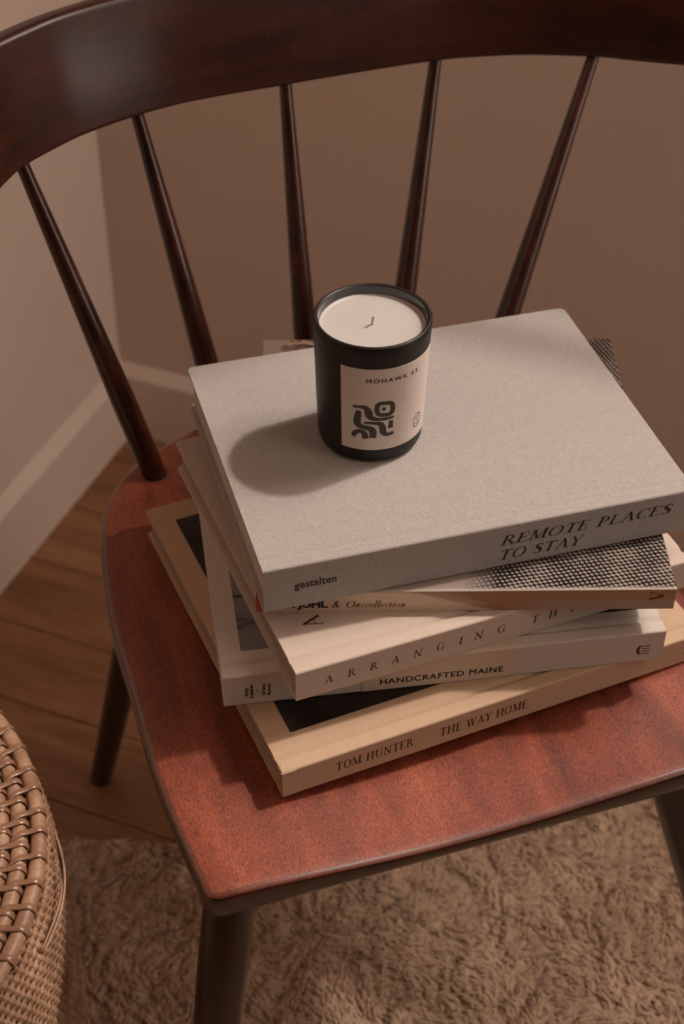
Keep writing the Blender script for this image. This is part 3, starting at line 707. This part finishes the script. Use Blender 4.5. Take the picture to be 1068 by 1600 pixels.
for k_ in range(4):
    V, F = binding(k_, -.011); me = bpy.data.meshes.new('binding'); me.from_pydata([tuple(v) for v in V], [], F); me.materials.append(M['binding']); me.update(); me.polygons.foreach_set('use_smooth', [True] * len(me.polygons))
    far = []
    for j in range(nb):
        a = 2 * PI * (j + (.5 if k_ % 2 else 0) + rnd.uniform(-.12, .12)) / nb; d = math.degrees(a); d = d - 360 if d > 180 else d
        if -62 < d < 50:
            o = link('binding', me, None, bk); o.rotation_euler = (0, 0, a)
        else:
            c_, s_ = math.cos(a), math.sin(a); far.append(([(v[0] * c_ - v[1] * s_, v[0] * s_ + v[1] * c_, v[2]) for v in V], F))
    mesh('far_bindings', *join(far), M['binding'], bk, True, 'stuff')
# fine woven rows on the side
Vs, Qs, off = [], [], 0
z = BH - .0085; row = 0
while z > .012:
    rz = interp([.0, .04, .12, .22, .30, .36, .40, .42], [.219, .225, .231, .2345, .2350, .2345, .2300, .2235], z)
    ns = 1100; a = np.linspace(0, 2 * np.pi, ns, endpoint=False); nt = 210
    ph = (row % 2) * np.pi
    bump_ = np.abs(np.sin(a * nt / 2 + ph / 2))
    jit = .0004 * np.sin(a * 13 + row) + .0003 * np.sin(a * 31 + row * 2.1)
    R0 = rz + .0013 * bump_ + jit
    q = np.arange(8) * 2 * np.pi / 8
    rr_ = .0033 * (.72 + .35 * bump_)[:, None]
    rad_ = R0[:, None] + rr_ * np.cos(q)[None]
    Z = z + rr_ * 1.15 * np.sin(q)[None] + .0009 * np.sin(a * nt + ph)[:, None]
    V = np.stack([rad_ * np.cos(a)[:, None], rad_ * np.sin(a)[:, None], Z], -1).reshape(-1, 3)
    i = np.arange(ns)[:, None]; j = np.arange(8)[None]; i2 = (i + 1) % ns; j2 = (j + 1) % 8
    Q = np.stack(np.broadcast_arrays(i * 8 + j, i2 * 8 + j, i2 * 8 + j2, i * 8 + j2), -1).reshape(-1, 4) + off
    Vs.append(V); Qs.append(Q); off += len(V); z -= .0078; row += 1
npmesh('woven_rows', np.concatenate(Vs), np.concatenate(Qs), M['cane'], bk, True, 'stuff')
# a loose split strand standing off the rim
pts = []
for i in range(21):
    t = i / 20; a = R(13 - 21 * t); r_ = .2365 + .0065 * math.sin(PI * t); pts.append((r_ * math.cos(a), r_ * math.sin(a), BH - .014 - .016 * t))
mesh('loose_strand', *tube(pts, .0011, 6), M['cane'], bk, True)
mesh('loose_strand', *tube([(x * .993, y * .993, z_ - .002 * math.sin(i * .3)) for i, (x, y, z_) in enumerate(pts)], .0009, 6), M['cane'], bk, True)

# ------------------------------------------------------------------ sheepskin rug
rng = np.random.default_rng(5)
rug = empty('sheepskin_rug', (0, 0, 0), 0, 'shaggy cream sheepskin rug on the floor under the front of the chair', 'rug')
RX0, RX1, RY0 = -.50, .80, -.05
def rug_edge(x): return .935 + .19 / (1 + np.exp(-(x - .02) / .045)) + .010 * np.sin(x * 9) + .007 * np.sin(x * 23 + 1) + .012 * np.sin(x * 3.1 + 2)
nx, ny = 820, 640
gx_, gy_ = np.meshgrid(np.linspace(RX0, RX1, nx), np.linspace(0, 1, ny))
gy_ = RY0 + (rug_edge(gx_) - .006 - RY0) * gy_
_r = np.random.default_rng(11)
def lattice(n=64): return _r.random((n, n))
LT = [lattice() for _ in range(8)]
def vnoise(x, y, k_):
    T_ = LT[k_ % 8]; xi = np.floor(x).astype(int); yi = np.floor(y).astype(int); fx = x - xi; fy = y - yi
    fx = fx * fx * (3 - 2 * fx); fy = fy * fy * (3 - 2 * fy); a = T_[xi % 64, yi % 64]; b = T_[(xi + 1) % 64, yi % 64]; c = T_[xi % 64, (yi + 1) % 64]; d = T_[(xi + 1) % 64, (yi + 1) % 64]
    return (a * (1 - fx) + b * fx) * (1 - fy) + (c * (1 - fx) + d * fx) * fy
def woolh(x, y):
    wx = vnoise(x * 14, y * 14, 0) - .5; wy = vnoise(x * 14, y * 14, 1) - .5
    wx2 = vnoise(x * 45, y * 45, 2) - .5; wy2 = vnoise(x * 45, y * 45, 3) - .5
    X_ = x + .075 * wx + .016 * wx2; Y_ = y + .075 * wy + .016 * wy2
    a = 1 - np.abs(2 * vnoise(X_ * 62, Y_ * 34, 4) - 1); b = 1 - np.abs(2 * vnoise(X_ * 150, Y_ * 95, 5) - 1)
    c = vnoise(X_ * 20, Y_ * 20, 6)
    return .55 * (1 - a ** 3.0) + .25 * (1 - b ** 2.5) + .4 * c
H_ = .008 + .010 * woolh(gx_, gy_)
ex = np.minimum(np.minimum(gx_ - RX0, RX1 - gx_), np.minimum(gy_ - RY0, rug_edge(gx_) - .006 - gy_)); H_ = .001 + (H_ - .001) * np.clip(ex / .02, 0, 1) ** .5
V = np.stack([gx_, gy_, H_], -1).reshape(-1, 3)
jj, ii = np.meshgrid(np.arange(ny - 1), np.arange(nx - 1), indexing='ij')
Q = np.stack([jj * nx + ii, jj * nx + ii + 1, (jj + 1) * nx + ii + 1, (jj + 1) * nx + ii], -1).reshape(-1, 4)
npmesh('hide', V, Q, M['wool'], rug)
nL = 125000
P = np.stack([rng.uniform(-.42, .79, nL), rng.uniform(.10, 1.22, nL)], -1)
P = P[P[:, 1] < rug_edge(P[:, 0]) - .004]; nL = len(P)
def fld(x, y):
    a = 1.9 * np.sin(x * 11 + 2.1 * np.sin(y * 9 + 1)) + 1.7 * np.sin(y * 13 + 1.7 * np.sin(x * 12 + 4)) + 1.1 * np.sin(x * 31 + y * 27)
    return a - 1.2
# clump centres on a jittered grid
g = .021; cells = {}
ci = np.floor(P / g).astype(int)
def hsh(a, b, s): v = np.sin(a * 127.1 + b * 311.7 + s * 74.7) * 43758.5453; return v - np.floor(v)
best = np.full(nL, 9.); cc = np.zeros((nL, 2)); cid = np.zeros(nL)
for dx in (-1, 0, 1):
    for dy in (-1, 0, 1):
        cx2, cy2 = ci[:, 0] + dx, ci[:, 1] + dy
        px_, py_ = (cx2 + hsh(cx2, cy2, 1)) * g, (cy2 + hsh(cx2, cy2, 2)) * g
        dd = np.hypot(P[:, 0] - px_, P[:, 1] - py_); mk = dd < best
        best[mk] = dd[mk]; cc[mk, 0] = px_[mk]; cc[mk, 1] = py_[mk]; cid[mk] = hsh(cx2, cy2, 3)[mk]
ang = fld(P[:, 0], P[:, 1]) * .8 + rng.normal(0, .35, nL)
Lk = .013 + .004 * cid + rng.normal(0, .002, nL)
dirv = np.stack([np.cos(ang), np.sin(ang)], -1)
curl = rng.normal(0, .25, nL) + (cid - .5) * 2.2
ns = 5; nk = 3
tt = np.linspace(0, 1, ns)
pos = np.zeros((nL, ns, 3)); base_ = P.copy()
for i, t in enumerate(tt):
    lean_ = Lk * (t ** 1.35) * .95; c2 = curl * t
    dx_ = dirv[:, 0] * np.cos(c2) - dirv[:, 1] * np.sin(c2); dy_ = dirv[:, 0] * np.sin(c2) + dirv[:, 1] * np.cos(c2)
    pull = .12 * t
    bx_ = base_[:, 0] * (1 - pull) + cc[:, 0] * pull; by_ = base_[:, 1] * (1 - pull) + cc[:, 1] * pull
    pos[:, i, 0] = bx_ + dx_ * lean_; pos[:, i, 1] = by_ + dy_ * lean_
    pos[:, i, 2] = .0065 + .010 * woolh(pos[:, i, 0], pos[:, i, 1]) + .0032 * math.sin(PI * t) + rng.normal(0, .0003, nL)
edge_d = np.clip((rug_edge(P[:, 0]) - P[:, 1]) / .015, .35, 1) ** .5; pos[:, :, 2] *= edge_d[:, None]
wdt = np.array([.0012, .0017, .0016, .0011, .0003])
side = np.stack([-np.sin(ang), np.cos(ang), np.zeros(nL)], -1)
upn = np.array([0, 0, 1.])
Vt = np.zeros((nL, ns, nk, 3))
for q in range(nk):
    a = 2 * np.pi * q / nk + .5
    Vt[:, :, q] = pos + (side[:, None] * math.cos(a) + upn * math.sin(a)) * wdt[None, :, None]
idx = (np.arange(nL) * ns * nk)[:, None, None]; i = np.arange(ns - 1)[None, :, None]; q = np.arange(nk)[None, None]; q2 = (q + 1) % nk
Qr = np.stack(np.broadcast_arrays(idx + i * nk + q, idx + i * nk + q2, idx + (i + 1) * nk + q2, idx + (i + 1) * nk + q), -1).reshape(-1, 4)
npmesh('wool_locks', Vt.reshape(-1, 3), Qr, M['wool'], rug, True, 'stuff')
